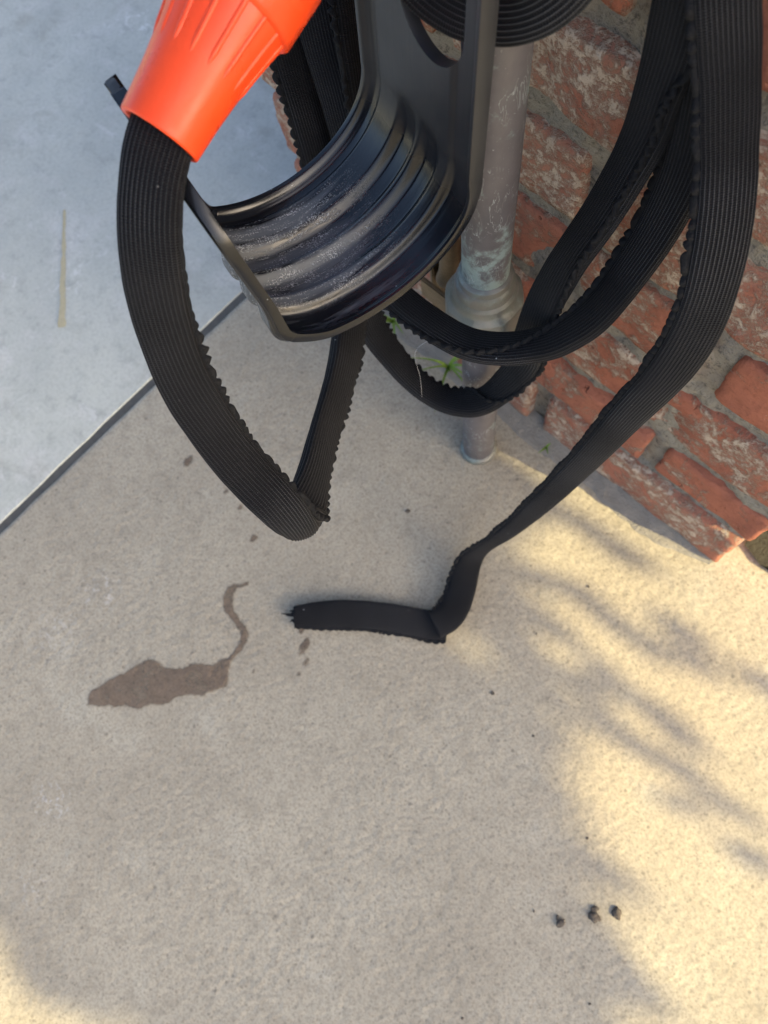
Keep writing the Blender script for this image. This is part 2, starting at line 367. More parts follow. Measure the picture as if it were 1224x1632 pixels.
def make_brick():
    m = NT('used_brick'); oi = m.n('ShaderNodeObjectInfo'); g = m.geo()
    off = m.n('ShaderNodeVectorMath', operation='ADD'); m.l(g, off.inputs[0])
    cr = m.n('ShaderNodeCombineXYZ'); m.l(m.math('MULTIPLY', oi.outputs['Random'], 7.0), cr.inputs[0]); m.l(m.math('MULTIPLY', oi.outputs['Random'], 3.0), cr.inputs[2])
    m.l(cr.outputs[0], off.inputs[1]); v = off.outputs[0]
    red = m.mix(m.ramp(m.noise(v, 18, 5, .65), .3, .7), (.45, .165, .10), (.36, .135, .088))
    red = m.mix(m.ramp(oi.outputs['Random'], .2, .9, 0, .55), red, (.42, .19, .13))
    red = m.mix(m.ramp(m.noise(v, 260, 3, .7), .45, .75, 0, .4), red, (.17, .055, .035))
    # cream lime and mortar smears left on re-used brick
    dirt = oi.outputs['Color']
    sep = m.n('ShaderNodeSeparateColor'); m.l(dirt, sep.inputs[0]); amt = sep.outputs[0]
    sm = m.noise(v, 30, 8, .78, .5)
    th = m.ramp(amt, 0.0, 1.0, .70, .40)
    mk = m.math('SUBTRACT', sm, th); mk = m.ramp(mk, -.02, .07)
    fin = m.ramp(m.noise(v, 150, 5, .8), .40, .58, .12, 1)
    mk = m.math('MULTIPLY', mk, fin)
    cream = m.mix(m.ramp(m.noise(v, 60, 4, .6), .35, .65), (.66, .56, .44), (.58, .48, .37))
    c = m.mix(m.math('MULTIPLY', mk, .88), red, cream)
    gm = m.ramp(m.noise(v, 70, 4, .7, .5), .66, .74)
    c = m.mix(m.math('MULTIPLY', gm, .6), c, (.56, .53, .48))
    h = m.math('ADD', m.noise(v, 130, 6, .7), m.math('MULTIPLY', mk, .5))
    h = m.math('SUBTRACT', h, m.math('MULTIPLY', m.ramp(m.noise(v, 85, 2), .66, .75), 1.2))
    return m.done(c, .92, m.bump(h, .0024), Specular_IOR_Level=.2)
def make_mortar():
    m = NT('mortar'); g = m.geo()
    c = m.mix(m.ramp(m.noise(g, 9, 4, .6), .35, .65), (.34, .315, .265), (.45, .395, .31))
    c = m.mix(m.ramp(m.noise(g, 60, 5, .7), .5, .72, 0, .7), c, (.26, .26, .265))
    c = m.mix(m.ramp(m.voro(g, 420), .25, .05, 0, .45), c, (.50, .46, .38))
    c = m.mix(m.ramp(m.noise(g, 240, 4, .8), .52, .66, 0, .65), c, (.10, .09, .075))
    h = m.math('ADD', m.noise(g, 90, 6, .75), m.math('MULTIPLY', m.noise(g, 480, 3, .7), .45))
    return m.done(c, .95, m.bump(h, .006), Specular_IOR_Level=.15)
def make_hose():
    m = NT('black_woven_fabric'); uv = m.coord('UV')
    sx = m.n('ShaderNodeSeparateXYZ'); m.l(uv, sx.inputs[0])
    # u: metres along, v: fraction round the section
    wa = m.math('SINE', m.math('MULTIPLY', sx.outputs[0], 2*math.pi/.00095))
    g = m.geo()
    vis = m.ramp(m.noise(g, 14, 2), .42, .62)
    rib = m.math('SINE', m.math('MULTIPLY', sx.outputs[1], 2*math.pi*RIBS))
    c = m.mix(m.ramp(m.noise(g, 30, 3), .3, .7), (.0045, .005, .0068), (.0075, .008, .0105))
    thr = m.math('MULTIPLY', m.ramp(rib, .70, 1.0), m.ramp(wa, -.6, .6, .45, 1))
    c = m.mix(m.math('MULTIPLY', thr, m.math('ADD', m.math('MULTIPLY', vis, .5), .25)), c, (.12, .125, .135))
    lint = m.math('MULTIPLY', m.ramp(m.voro(g, 130), .085, .04), m.ramp(m.noise(g, 40, 1), .62, .66))
    c = m.mix(lint, c, (.5, .5, .5))
    h = wa
    return m.done(c, .78, m.bump(h, .00022, .8), Specular_IOR_Level=.16, Sheen_Weight=.03, Sheen_Roughness=.5)
def make_ruffle():
    m = NT('black_elastic_ruffle'); g = m.geo()
    return m.done(m.mix(m.noise(g, 900, 2), (.005, .0055, .007), (.018, .019, .022)), .85, m.bump(m.noise(g, 1100, 3, .7), .0006), Specular_IOR_Level=.2)
def make_plastic():
    m = NT('weathered_black_plastic'); uv = m.coord('UV'); g = m.geo()
    sx = m.n('ShaderNodeSeparateXYZ'); m.l(uv, sx.inputs[0])   # u: metres along the profile, v: metres across
    U, V = sx.outputs[0], sx.outputs[1]
    st = m.coord('UV', scale=(14, 130, 1))
    stf = m.coord('UV', scale=(60, 420, 1))
    n1 = m.noise(st, 1.0, 6, .65, .6); n2 = m.noise(stf, 1.0, 4, .7, .3); gr = m.noise(g, 1300, 2, .8)
    zone = m.math('MULTIPLY', m.ramp(U, DUST0, DUST0+.045), m.ramp(U, DUST1, DUST1-.03))
    zone2 = m.math('MULTIPLY', m.ramp(V, .008, .018), m.ramp(V, .072, .060))
    band = m.ramp(m.math('ADD', n1, m.math('MULTIPLY', zone, .14)), .50, .66)
    film = m.math('MULTIPLY', m.math('MULTIPLY', band, zone), zone2)
    edge = m.math('MULTIPLY', m.math('MULTIPLY', m.ramp(V, .071, .075), m.ramp(V, .083, .078)), m.math('MULTIPLY', m.ramp(n1, .42, .6), zone))
    film = m.math('MAXIMUM', film, m.math('MULTIPLY', edge, .8))
    grain = m.math('MULTIPLY', m.ramp(gr, .50, .60), m.math('MULTIPLY', zone, m.math('MULTIPLY', zone2, m.ramp(n2, .46, .6))))
    plate = m.ramp(U, .135, .118)
    dust = m.math('MULTIPLY', plate, m.ramp(m.noise(g, 30, 4, .6), .2, .8, .35, .8))
    c = m.mix(m.math('MULTIPLY', dust, .42), (.006, .0075, .0115), (.075, .078, .082))
    c = m.mix(m.math('MULTIPLY', film, .46), c, (.215, .245, .28))
    c = m.mix(m.math('MULTIPLY', grain, .9), c, (.55, .58, .62))
    scr = m.math('MULTIPLY', m.ramp(m.voro(g, 160), .07, .03), m.ramp(m.noise(g, 50, 1), .56, .62))
    c = m.mix(scr, c, (.40, .43, .45))
    ro = m.math('ADD', m.math('ADD', .23, m.math('MULTIPLY', dust, .38)), m.math('MULTIPLY', m.math('MAXIMUM', film, grain), .4))
    h = m.math('ADD', m.math('MULTIPLY', m.noise(stf, .6, 3), .5), m.math('MULTIPLY', grain, 1.0))
    return m.done(c, ro, m.bump(h, .00025), Specular_IOR_Level=.5)
def make_orange():
    m = NT('orange_plastic'); g = m.geo()
    sm = m.math('MULTIPLY', m.ramp(m.noise(m.geo(scale=(1, 1, .3)), 90, 5, .7), .6, .75), .25)
    c = m.mix(m.ramp(m.noise(g, 25, 3), .3, .7), (.88, .078, .014), (.84, .07, .015)); c = m.mix(sm, c, (.55, .12, .06))
    return m.done(c, m.ramp(m.noise(g, 60, 3), .3, .7, .26, .36), m.bump(m.noise(g, 600, 2), .00006), Specular_IOR_Level=.42)
def make_copper():
    m = NT('weathered_copper'); g = m.geo(); gs = m.geo(scale=(1, 1, .55))
    sx = m.n('ShaderNodeSeparateXYZ'); m.l(m.geo(), sx.inputs[0]); Z = sx.outputs[2]
    c = m.mix(m.ramp(m.noise(gs, 28, 5, .65), .3, .7), (.098, .092, .10), (.145, .135, .142))
    c = m.mix(m.ramp(m.noise(g, 16, 4, .6), .5, .72, 0, .5), c, (.13, .145, .145))
    tz = m.math('ADD', m.math('MULTIPLY', m.ramp(Z, .335, .265), m.ramp(Z, .2, .26)), m.ramp(Z, .012, .004))
    tm = m.math('MULTIPLY', m.ramp(m.math('ADD', m.noise(g, 55, 5, .7), m.math('MULTIPLY', tz, .2)), .56, .72), 1.0)
    c = m.mix(m.math('MULTIPLY', tm, .65), c, (.34, .46, .44))
    sv = m.geo(scale=(1.0, 1.0, .25), rot=(.5, .6, .3))
    scr = m.math('MULTIPLY', m.ramp(m.math('ABSOLUTE', m.math('SUBTRACT', m.noise(sv, 190, 3, .6, .6), .5)), .016, .004), m.ramp(m.noise(g, 45, 3), .48, .60))
    c = m.mix(m.math('MULTIPLY', scr, .5), c, (.52, .58, .58))
    pt = m.ramp(m.noise(g, 420, 3, .8), .66, .72)
    c = m.mix(m.math('MULTIPLY', pt, .5), c, (.55, .62, .60))
    return m.done(c, m.ramp(m.noise(g, 40, 3), .3, .7, .42, .6), m.bump(m.math('ADD', m.noise(g, 300, 4), scr), .00015), Metallic=.15)
def make_union():
    m = NT('oxidised_union'); g = m.geo()
    c = m.mix(m.ramp(m.noise(g, 45, 5, .65), .3, .7), (.15, .17, .16), (.21, .205, .19))
    c = m.mix(m.ramp(m.noise(g, 60, 5, .7), .50, .72, 0, .75), c, (.27, .36, .345))
    c = m.mix(m.ramp(m.noise(g, 35, 3, .6), .58, .75, 0, .5), c, (.36, .35, .31))
    return m.done(c, m.ramp(m.noise(g, 60, 3), .3, .7, .35, .6), m.bump(m.noise(g, 220, 5, .7), .0005), Metallic=.3)
def flat(name, c, r=.8, var=.3, scale=80, bump=.0004, **k):
    m = NT(name); g = m.geo()
    return m.done(m.mix(m.noise(g, scale, 4, .6), tuple(x*(1-var) for x in c), tuple(min(1, x*(1+var)) for x in c)), r, m.bump(m.noise(g, scale*4, 4, .7), bump), **k)

RIBS = 32
PALE_SPOTS = [(-.395, -.395, .03, .45), (-.285, -.545, .03, .5), (-.40, -.45, .04, .25), (-.245, -.60, .03, .25)]
DUST0, DUST1 = .150, .268
M = {k: f() for k, f in dict(beige=make_beige, wet=make_wet, grey=make_grey, brick=make_brick, mortar=make_mortar, hose=make_hose,
     ruffle=make_ruffle, plastic=make_plastic, orange=make_orange, copper=make_copper, union=make_union).items()}
M['sealant'] = flat('joint_sealant', (.085, .085, .08), .9, .4, 120)
M['soil'] = flat('damp_soil', (.045, .042, .028), .95, .6, 90, .004)
M['brass'] = flat('dull_brass', (.22, .165, .10), .4, .5, 90, .0005, Metallic=.6)
M['clod'] = flat('dark_soil_crumb', (.12, .10, .08), .9, .5, 300, .001)
M['grass'] = flat('grass_green', (.20, .32, .04), .6, .4, 200, .0002)
M['bark'] = flat('bark', (.09, .07, .05), .9, .4, 40, .004)
M['leaf'] = flat('leaf_green', (.06, .11, .03), .55, .4, 8, .0005)
M['web'] = flat('spider_silk', (.8, .8, .8), .5, .05)
M['straw'] = flat('yellow_stain', (.50, .44, .28), .85, .2, 150, .0003)

# ------------------------------------------------------------------ the ground
JX0, JX1 = -.5225, -.5145           # expansion joint between the two slabs, square to the wall
def hashg(ix, iy, seed):
    n_ = (ix.astype(np.int64)*374761393+iy.astype(np.int64)*668265263+seed*1274126177) & 0xffffffff
    n_ = ((n_ ^ (n_ >> 13))*1274126177) & 0xffffffff; n_ = n_ ^ (n_ >> 16)
    a = (n_ & 0xffff)/65536.0*2*np.pi; return np.cos(a), np.sin(a)
def pnoise(x, y, seed=0):
    x0, y0 = np.floor(x), np.floor(y); fx, fy = x-x0, y-y0
    u, v = fx**3*(fx*(fx*6-15)+10), fy**3*(fy*(fy*6-15)+10); r = []
    for dx in (0, 1):
        for dy in (0, 1):
            cx, cy = hashg(x0+dx, y0+dy, seed); r.append(cx*(fx-dx)+cy*(fy-dy))
    return (r[0]*(1-v)+r[1]*v)*(1-u)+(r[2]*(1-v)+r[3]*v)*u
def ground_h(X, Y):
    c, s = math.cos(R(-28)), math.sin(R(-28)); u, v = (X*c-Y*s)*.85, (X*s+Y*c)*1.2
    wx = pnoise(X*70, Y*70, 5)*.35; wy = pnoise(X*70, Y*70, 6)*.35
    a = pnoise(u*150+wx, v*150+wy, 1); a2 = pnoise(u*290+wx, v*290, 2)
    h = .00046*a+.00042*a2+.00022*pnoise(X*30, Y*30, 3)+.0007*pnoise(X*8, Y*8, 4)
    sm = .55+.45*np.clip(.5+1.3*pnoise(X*9, Y*9, 9), 0, 1)
    pits = np.clip(pnoise(X*75, Y*75, 12)-.42, 0, 1)*.0012
    fade = np.clip((.36-X)/.03, 0, 1)*np.clip((Y+.85)/.05, 0, 1)*np.clip((.15-Y)/.05, 0, 1)*np.clip((X-JX1)/.01, 0, 1)
    return (h*sm-pits)*fade-.0004
def patio():
    xs = np.concatenate([[JX1, JX1, JX1+.0005, JX1+.0014], np.arange(JX1+.005, .34, .0013), [.36, .5, 1, 3, 10, 60]])
    zs = np.concatenate([[-.02, -.002, -.0008, -.0002], np.zeros(len(xs)-4)])
    ys = np.concatenate([[-60, -10, -3, -1.2, -.85, -.78], np.arange(-.76, .06, .0013), [.08, .15, .4, 1, 3, 10, 60]])
    X, Y = np.meshgrid(xs, ys, indexing='ij'); Z = np.repeat(zs[:, None], len(ys), 1)
    h = ground_h(X, Y)
    X = X.copy(); X[:4] += .0012*pnoise(Y[:4]*30, Y[:4]*0, 7)
    return np.stack([X, Y, Z+h], -1)
def sheet(name, x0, x1, y0, y1, z, mat, edge=None):
    """slab top; `edge` = ('x', value) gives the tooled, rounded arris along a joint"""
    xs = [x0, x1]
    if edge == 'lo': prof = [(x0, z-.02), (x0, z-.004), (x0+.0008, z-.0018), (x0+.0024, z-.0004), (x0+.005, z), (x1, z)]
    elif edge == 'hi': prof = [(x0, z), (x1-.0016, z), (x1-.0008, z-.0002), (x1-.0003, z-.0007), (x1, z-.0016), (x1, z-.02)]
    else: prof = [(x0, z), (x1, z)]
    ys = np.concatenate([[y0], np.linspace(max(y0, -1.5), min(y1, 1.0), 120)[1:-1], [y1]])
    V = np.zeros((len(prof), len(ys), 3))
    for i, (px, pz) in enumerate(prof):
        for j, yy in enumerate(ys):
            wob = .0012*noise.noise(Vector((yy*28, 3.1 if edge == 'lo' else 9.7, 0))) if (edge == 'lo' and i < 5) or (edge == 'hi' and i > 0) else 0
            V[i, j] = (px+wob, yy, pz)
    V = V[:, ::-1]
    o = link(name, grid_mesh(name, V[:, ::-1].transpose(1, 0, 2)[:, :, :]), mat); return o
g1 = tag(link('patio_ground', grid_mesh('patio_ground', patio()), M['beige']), 'beige textured concrete patio in front of the brick pillar', kind='structure')
g2 = tag(sheet('walkway_ground', -60, JX0, -60, 60, 0, M['grey'], 'hi'), 'smooth blue grey concrete walkway slab', kind='structure')
js = tag(link('expansion_joint_ground', mesh('expansion_joint', [(JX0-.003, -60, -.0016), (JX1+.003, -60, -.0016), (JX1+.003, 60, -.0016), (JX0-.003, 60, -.0016)], [(0, 1, 2, 3)]), M['sealant']), 'dark sealed joint between the beige and grey slabs', kind='structure')
for o in (g1, g2, js):
    if max(o.data.polygons, key=lambda p: p.area).normal.z < 0: o.data.flip_normals()
def blob_sheet(name, pts, z, mat, edge=.0):
    bm = bmesh.new(); vs_ = [bm.verts.new((x, y, z)) for x, y in pts]; bm.faces.new(vs_); bmesh.ops.triangulate(bm, faces=bm.faces[:])
    me = bpy.data.meshes.new(name); bm.normal_update(); bm.faces.ensure_lookup_table()
    if bm.faces[0].normal.z < 0: bmesh.ops.reverse_faces(bm, faces=bm.faces[:])
    bm.to_mesh(me); bm.free(); return link(name, me, mat, smooth=False)
def damp_sheet(name, poly, mat, soft=1.0):
    P = np.array(poly); lo, hi = P.min(0)-.004, P.max(0)+.004; st = .0009 if (hi-lo).max() < .05 else .0011
    X, Y = np.meshgrid(np.arange(lo[0], hi[0], st), np.arange(lo[1], hi[1], st), indexing='ij')
    d = np.full(X.shape, 1e9); ins = np.zeros(X.shape, bool)
    for k in range(len(P)):
        a, b = P[k], P[(k+1) % len(P)]; e = b-a; tt = np.clip(((X-a[0])*e[0]+(Y-a[1])*e[1])/max(e@e, 1e-12), 0, 1)
        d = np.minimum(d, np.hypot(X-a[0]-tt*e[0], Y-a[1]-tt*e[1]))
        cr = (a[1] > Y) != (b[1] > Y); xx = a[0]+(Y-a[1])*(b[0]-a[0])/(b[1]-a[1] if b[1] != a[1] else 1e-9); ins ^= cr & (X < xx)
    sd_ = np.where(ins, d, -d)
    keep = sd_ > -.0025; idx = -np.ones(X.shape, int); idx[keep] = np.arange(keep.sum())
    f = keep[:-1, :-1] & keep[1:, :-1] & keep[1:, 1:] & keep[:-1, 1:]
    F = np.stack([idx[:-1, :-1][f], idx[1:, :-1][f], idx[1:, 1:][f], idx[:-1, 1:][f]], 1)
    Z = ground_h(X, Y)+.00035
    me = mesh(name, np.stack([X[keep], Y[keep], Z[keep]], 1), [tuple(int(q) for q in r) for r in F])
    at = me.attributes.new('inset', 'FLOAT', 'POINT'); at.data.foreach_set('value', (sd_[keep]/soft).astype(np.float32))
    return link(name, me, mat)
def ragged(pts, n=5, amp=.0008):
    out = []
    for k in range(len(pts)):
        a, b = pts[k], pts[(k+1) % len(pts)]
        for t in range(n):
            f = t/n; x, y = a[0]*(1-f)+b[0]*f, a[1]*(1-f)+b[1]*f
            nv = noise.noise_vector(Vector((x*260, y*260, 1.7)))
            out.append((x+amp*nv.x, y+amp*nv.y))
    return out
tag(blob_sheet('soil_ground', [(.006+.012*noise.noise(Vector((0, 1, 2))), .40)]+[(x, .027+.006*noise.noise(Vector((x*60, 0, 0)))) for x in np.linspace(.006, .4, 40)]+[(.4, .40)], .004, M['soil']), 'dark damp soil beside the end of the brick pillar', kind='structure')

# ------------------------------------------------------------------ the brick pillar
PW, PD = .50, .40
JZ = [0.0, .0715, .1335, .2085, .2785, .3445, .409]
while JZ[-1] < 1.02: JZ.append(JZ[-1]+.067)
pillar = tag(empty('brick_pillar', (-PW/2, PD/2, 0)), 'pillar of reused red bricks with cream mortar smears behind the hose', 'pillar')
def brick_mesh(sx, sy, sz, seed, res=.0045, rad=.0048, rough=1.0):
    """rounded, chipped brick centred on the origin; only this shape's outer shell"""
    nx, ny, nz = (max(2, int(d/res)) for d in (sx, sy, sz))
    ny = max(2, ny//4); vid = {}; verts = []; faces = []
    def vert(i, j, k):
        key = (i, j, k)
        if key not in vid: vid[key] = len(verts); verts.append((i/nx-.5, j/ny-.5, k/nz-.5))
        return vid[key]
    for i in range(nx):
        for k in range(nz):
            faces.append((vert(i, 0, k), vert(i+1, 0, k), vert(i+1, 0, k+1), vert(i, 0, k+1)))
            faces.append((vert(i, ny, k), vert(i, ny, k+1), vert(i+1, ny, k+1), vert(i+1, ny, k)))
    for i in range(nx):
        for j in range(ny):
            faces.append((vert(i, j, 0), vert(i, j+1, 0), vert(i+1, j+1, 0), vert(i+1, j, 0)))
            faces.append((vert(i, j, nz), vert(i+1, j, nz), vert(i+1, j+1, nz), vert(i, j+1, nz)))
    for j in range(ny):
        for k in range(nz):
            faces.append((vert(0, j, k), vert(0, j, k+1), vert(0, j+1, k+1), vert(0, j+1, k)))
            faces.append((vert(nx, j, k), vert(nx, j+1, k), vert(nx, j+1, k+1), vert(nx, j, k+1)))
    h = Vector((sx/2, sy/2, sz/2)); out = []
    for a, b, c in verts:
        p = Vector((a*sx, b*sy, c*sz))
        q = Vector((p.x+seed*1.7, p.y+seed*.9, p.z))
        r = rad*(1+.9*noise.noise(q*22)); r = max(.002, r)
        core = Vector([max(-(h[t]-r), min(h[t]-r, p[t])) for t in range(3)])
        d = p-core
        p = core+(d.normalized()*min(r, d.length) if d.length > 1e-6 else d)
        nv = noise.noise_vector(q*38)*.0020+noise.noise_vector(q*110)*.0011
        ch = max(0, noise.noise(q*17+Vector((5, 1, 3)))-.28)
        dirn = p.normalized()
        p = p+nv*rough-Vector((dirn.x*.25, dirn.y, dirn.z*.8))*ch*.016*rough
        out.append(p)
    return out, faces
def add_brick(x0, x1, y0, y1, z0, z1, amt, seed, fine=True):
    v, f = brick_mesh(x1-x0, y1-y0, z1-z0, seed, .0045 if fine else .012)
    rot = Matrix.Rotation(random.uniform(-.012, .012), 3, 'Y') @ Matrix.Rotation(random.uniform(-.014, .014), 3, 'Z')
    c = Vector(((x0+x1)/2, (y0+y1)/2, (z0+z1)/2))
    o = link('brick', mesh('brick', [rot @ p for p in v], f), M['brick'], pillar)
    o.location = c; o.color = (amt, amt, amt, 1); return o
seed = 1
SM = {(0, 0): .72, (0, 1): .85, (1, 0): .5, (1, 1): .56, (2, 0): .72, (3, 0): .48, (3, 1): .6, (4, 0): .85, (4, 1): .9, (5, 0): .6, (5, 1): .92, (6, 0): .4, (6, 1): .75, (1, 2): .8, (2, 2): .7, (2, 1): .7, (3, 2): .6, (4, 2): .8}
for r in range(len(JZ)-1):
    z0 = JZ[r]+(.0065 if r else .002); z1 = JZ[r+1]-.0065
    cuts = [(-.093, 0), (-.303, -.106), (-.405, -.316), (-.5, -.418)] if r % 2 else [(-.197, 0), (-.405, -.209), (-.5, -.417)]
    for q, (a, b) in enumerate(cuts):
        py = random.uniform(-.0035, .003)
        dep = .205 if ((r % 2 == 1) and q in (0, 3)) else .098
        am = SM.get((r, q), random.uniform(.35, .9))
        add_brick(a+random.uniform(-.002, .002), b+(random.uniform(-.002, .002) if b else random.uniform(-.002, .001)), py, py+dep,
                  z0+random.uniform(-.0015, .0015), z1+random.uniform(-.0015, .0015), am, seed, z0 < .50); seed += 1
    # the two short sides of the pillar
    for xs in (-.5, -.098):
        y = .215 if r % 2 else .108
        while y < PD-.03:
            y2 = min(PD, y+.2)
            add_brick(xs, xs+.098, y, y2, z0, z1, random.uniform(.3, .9), seed, False); seed += 1
            y = y2+.012
def mortar_core():
    nx, nz = 250, 300; X = np.linspace(-.494, -.005, nx); Z = np.linspace(-.002, JZ[-1]+.004, nz)
    V = np.zeros((nx, nz, 3))
    for i, x in enumerate(X):
        for k, z in enumerate(Z):
            n_ = noise.noise(Vector((x*26, 1.3, z*26)))*.0035+noise.noise(Vector((x*95, 4.3, z*95)))*.0022+noise.noise(Vector((x*230, 7, z*230)))*.0011
            V[i, k] = (x, .0060+n_*1.1, z)
    me = grid_mesh('mortar', V)
    bm = bmesh.new(); bm.from_mesh(me)
    b = [bm.verts.new(p) for p in ((-.492, .008, -.002), (-.005, .008, -.002), (-.005, PD-.006, -.002), (-.492, PD-.006, -.002), (-.492, .008, JZ[-1]), (-.005, .008, JZ[-1]), (-.005, PD-.006, JZ[-1]), (-.492, PD-.006, JZ[-1]))]
    for f in ((1, 2, 6, 5), (2, 3, 7, 6), (3, 0, 4, 7), (4, 5, 6, 7)): bm.faces.new([b[t] for t in f])
    bmesh.ops.recalc_face_normals(bm, faces=bm.faces[:])
    bm.to_mesh(me); bm.free(); return me
link('mortar', mortar_core(), M['mortar'], pillar)
def fillet():
    n, mth = 200, 9; V = np.zeros((n, mth, 3))
    for i, x in enumerate(np.linspace(-.46, -.004, n)):
        wd = .021+.007*noise.noise(Vector((x*18, 0, 0)))+.003*noise.noise(Vector((x*70, 2, 0)))
        wd *= 1-.95*float(smst(np.array(x), -.05, .010)); 
        hh = .0060+.003*noise.noise(Vector((x*25, 5, 0)))
        for j, t in enumerate(np.linspace(0, 1, mth)):
            V[i, j] = (x, .006-(wd+.006)*t, max(-.001, hh*(1-t)**1.5+.0015*(1-t)+.0008*noise.noise(Vector((x*90, t*4, 1))))-(.002 if t == 1 else 0))
    me = grid_mesh('base_fillet', V)
    if me.polygons[0].normal.z < 0: me.flip_normals()
    return me
M['fillet'] = flat('grey_mortar_skim', (.29, .27, .235), .9, .3, 110, .0022)
tag(link('base_fillet', fillet(), M['fillet'], pillar), 'thin grey mortar skim along the foot of the pillar')

# ------------------------------------------------------------------ water pipe with union
PX, PY, PR = -.2355, -.0452, .0143
BX, BY = -.2255, -.0545
pipe = tag(empty('water_pipe', (BX, BY, 0)), 'weathered copper riser pipe with green patina standing against the brick pillar', 'pipe')
def wob(z): return 1+.004*math.sin(z*90)
lathe('lower_pipe', [(-.01, PR)]+[(z, PR*wob(z)) for z in np.linspace(0, .235, 50)], (BX, BY, 0), (PX-BX, PY-BY, .235), M['copper'], pipe)
lathe('upper_pipe', [(z, PR*wob(z)) for z in np.linspace(.262, .80, 90)], (PX, PY, 0), (0, 0, 1), M['copper'], pipe)
un = lathe('union', [(.196, PR+.0003), (.197, .0185), (.203, .0195), (.214, .0195), (.2155, .0205), (.2165, .0240), (.2185, .0253), (.2225, .0256), (.2400, .0256), (.2430, .0250), (.2450, .0232), (.2462, .0215), (.2475, .0208), (.2520, .0204), (.2535, .0195), (.2545, .0187), (.2600, .0185), (.2620, .0178), (.2632, .0168), (.2680, .0165), (.2695, PR+.0005), (.270, PR-.001)],
      (PX, PY, 0), (0, 0, 1), M['union'], pipe, 96,
      radial=lambda d, r, a: r*(1-(.035*(np.abs(np.cos(4*a))) if .2180 < d < .2455 else 0)))
un.data.set_sharp_from_angle(angle=R(24))
tag(un, 'greenish grey threaded union with a wide collar')
lathe('foot_ring', [(-.001, PR+.0028), (.004, PR+.0024), (.0065, PR+.0008), (.007, PR-.001)], (BX, BY, 0), (0, 0, 1), M['union'], pipe, 48)

fit = tag(empty('brass_bracket', (-.296, 0, .15)), 'dull brass bracket fixed to the bricks behind the pipe union', 'bracket')
def box(name, lo, hi, mat, parent, bev=.001):
    bm = bmesh.new(); bmesh.ops.create_cube(bm, size=1)
    for v in bm.verts: v.co = Vector([lo[t]+(v.co[t]+.5)*(hi[t]-lo[t]) for t in range(3)])
    bmesh.ops.bevel(bm, geom=bm.edges[:], offset=bev, segments=2, affect='EDGES')
    me = bpy.data.meshes.new(name); bm.to_mesh(me); bm.free(); return link(name, me, mat, parent, smooth=False)
box('back_plate', (-.318, -.006, .10), (-.272, .004, .235), M['brass'], fit, .0015)
tube('stem', [(-.299, -.004, .165), (-.297, -.016, .166), (-.290, -.022, .180), (-.284, -.024, .205), (-.284, -.024, .25)], [.007, .0072, .0075, .008, .008], M['brass'], fit)
box('side_flange', (-.3085, -.022, .11), (-.3045, -.004, .23), M['brass'], fit)
box('strap', (-.300, -.040, .168), (-.232, -.0365, .190), M['brass'], fit)

# ------------------------------------------------------------------ black hose holder
HO = np.array([-.2981, -.0609]); HT = -.2386; HW, HRN, HRZ, HZC, HPE, HLEAN = .0852, .0563, .0433, .3935, 129.7, .05
EW = np.array([math.cos(HT), math.sin(HT), 0]); EN = np.array([math.sin(HT), -math.cos(HT), 0]); EZ = np.array([0, 0, 1.0])
holder = tag(empty('hose_holder', (HO[0], HO[1], HZC)), 'glossy black plastic hose holder with ribbed curved saddle in front of the pipe', 'hose holder')
TOPZ = .505
def holder_profile(n_lip=0):
    zb = np.linspace(TOPZ, HZC, 60)[:-1]; nb = -HLEAN*(zb-HZC)
    ph = np.radians(np.linspace(0, HPE, 120))
    n = np.concatenate([nb, HRN-HRN*np.cos(ph)]); z = np.concatenate([zb, HZC-HRZ*np.sin(ph)])
    return n, z
def lip_profile():
    n0, z0 = HRN-HRN*math.cos(R(HPE)), HZC-HRZ*math.sin(R(HPE))
    tx, tz = HRN*math.sin(R(HPE)), -HRZ*math.cos(R(HPE)); q = math.hypot(tx, tz); a0 = math.atan2(tz, tx); a1 = R(84)
    n, z = [n0], [z0]; st = .001
    for k in range(94):
        a = a0+(a1-a0)*min(1, k/7); n.append(n[-1]+st*math.cos(a)); z.append(z[-1]+st*math.sin(a))
    return np.array(n), np.array(z)
def relief(wv, s):
    """height of the corrugation towards the hose side, metres (wv across, s ramp 0..1 down the profile)"""
    g = lambda c, hw, sh: smst(wv, c-hw-sh, c-hw)*(1-smst(wv, c+hw, c+hw+sh))
    h = -.0050*g(.0335, .0032, .0052)*s - .0046*g(.0515, .0034, .0052)*s
    h = h - .0042*smst(wv, .0655, .0690)*(.35+.65*s)
    h = h + .0030*(1-smst(wv, .0022, .0050)) + .0040*smst(wv, .0805, .0835)
    h = h - .0012*g(.0085, .0015, .002)
    return h
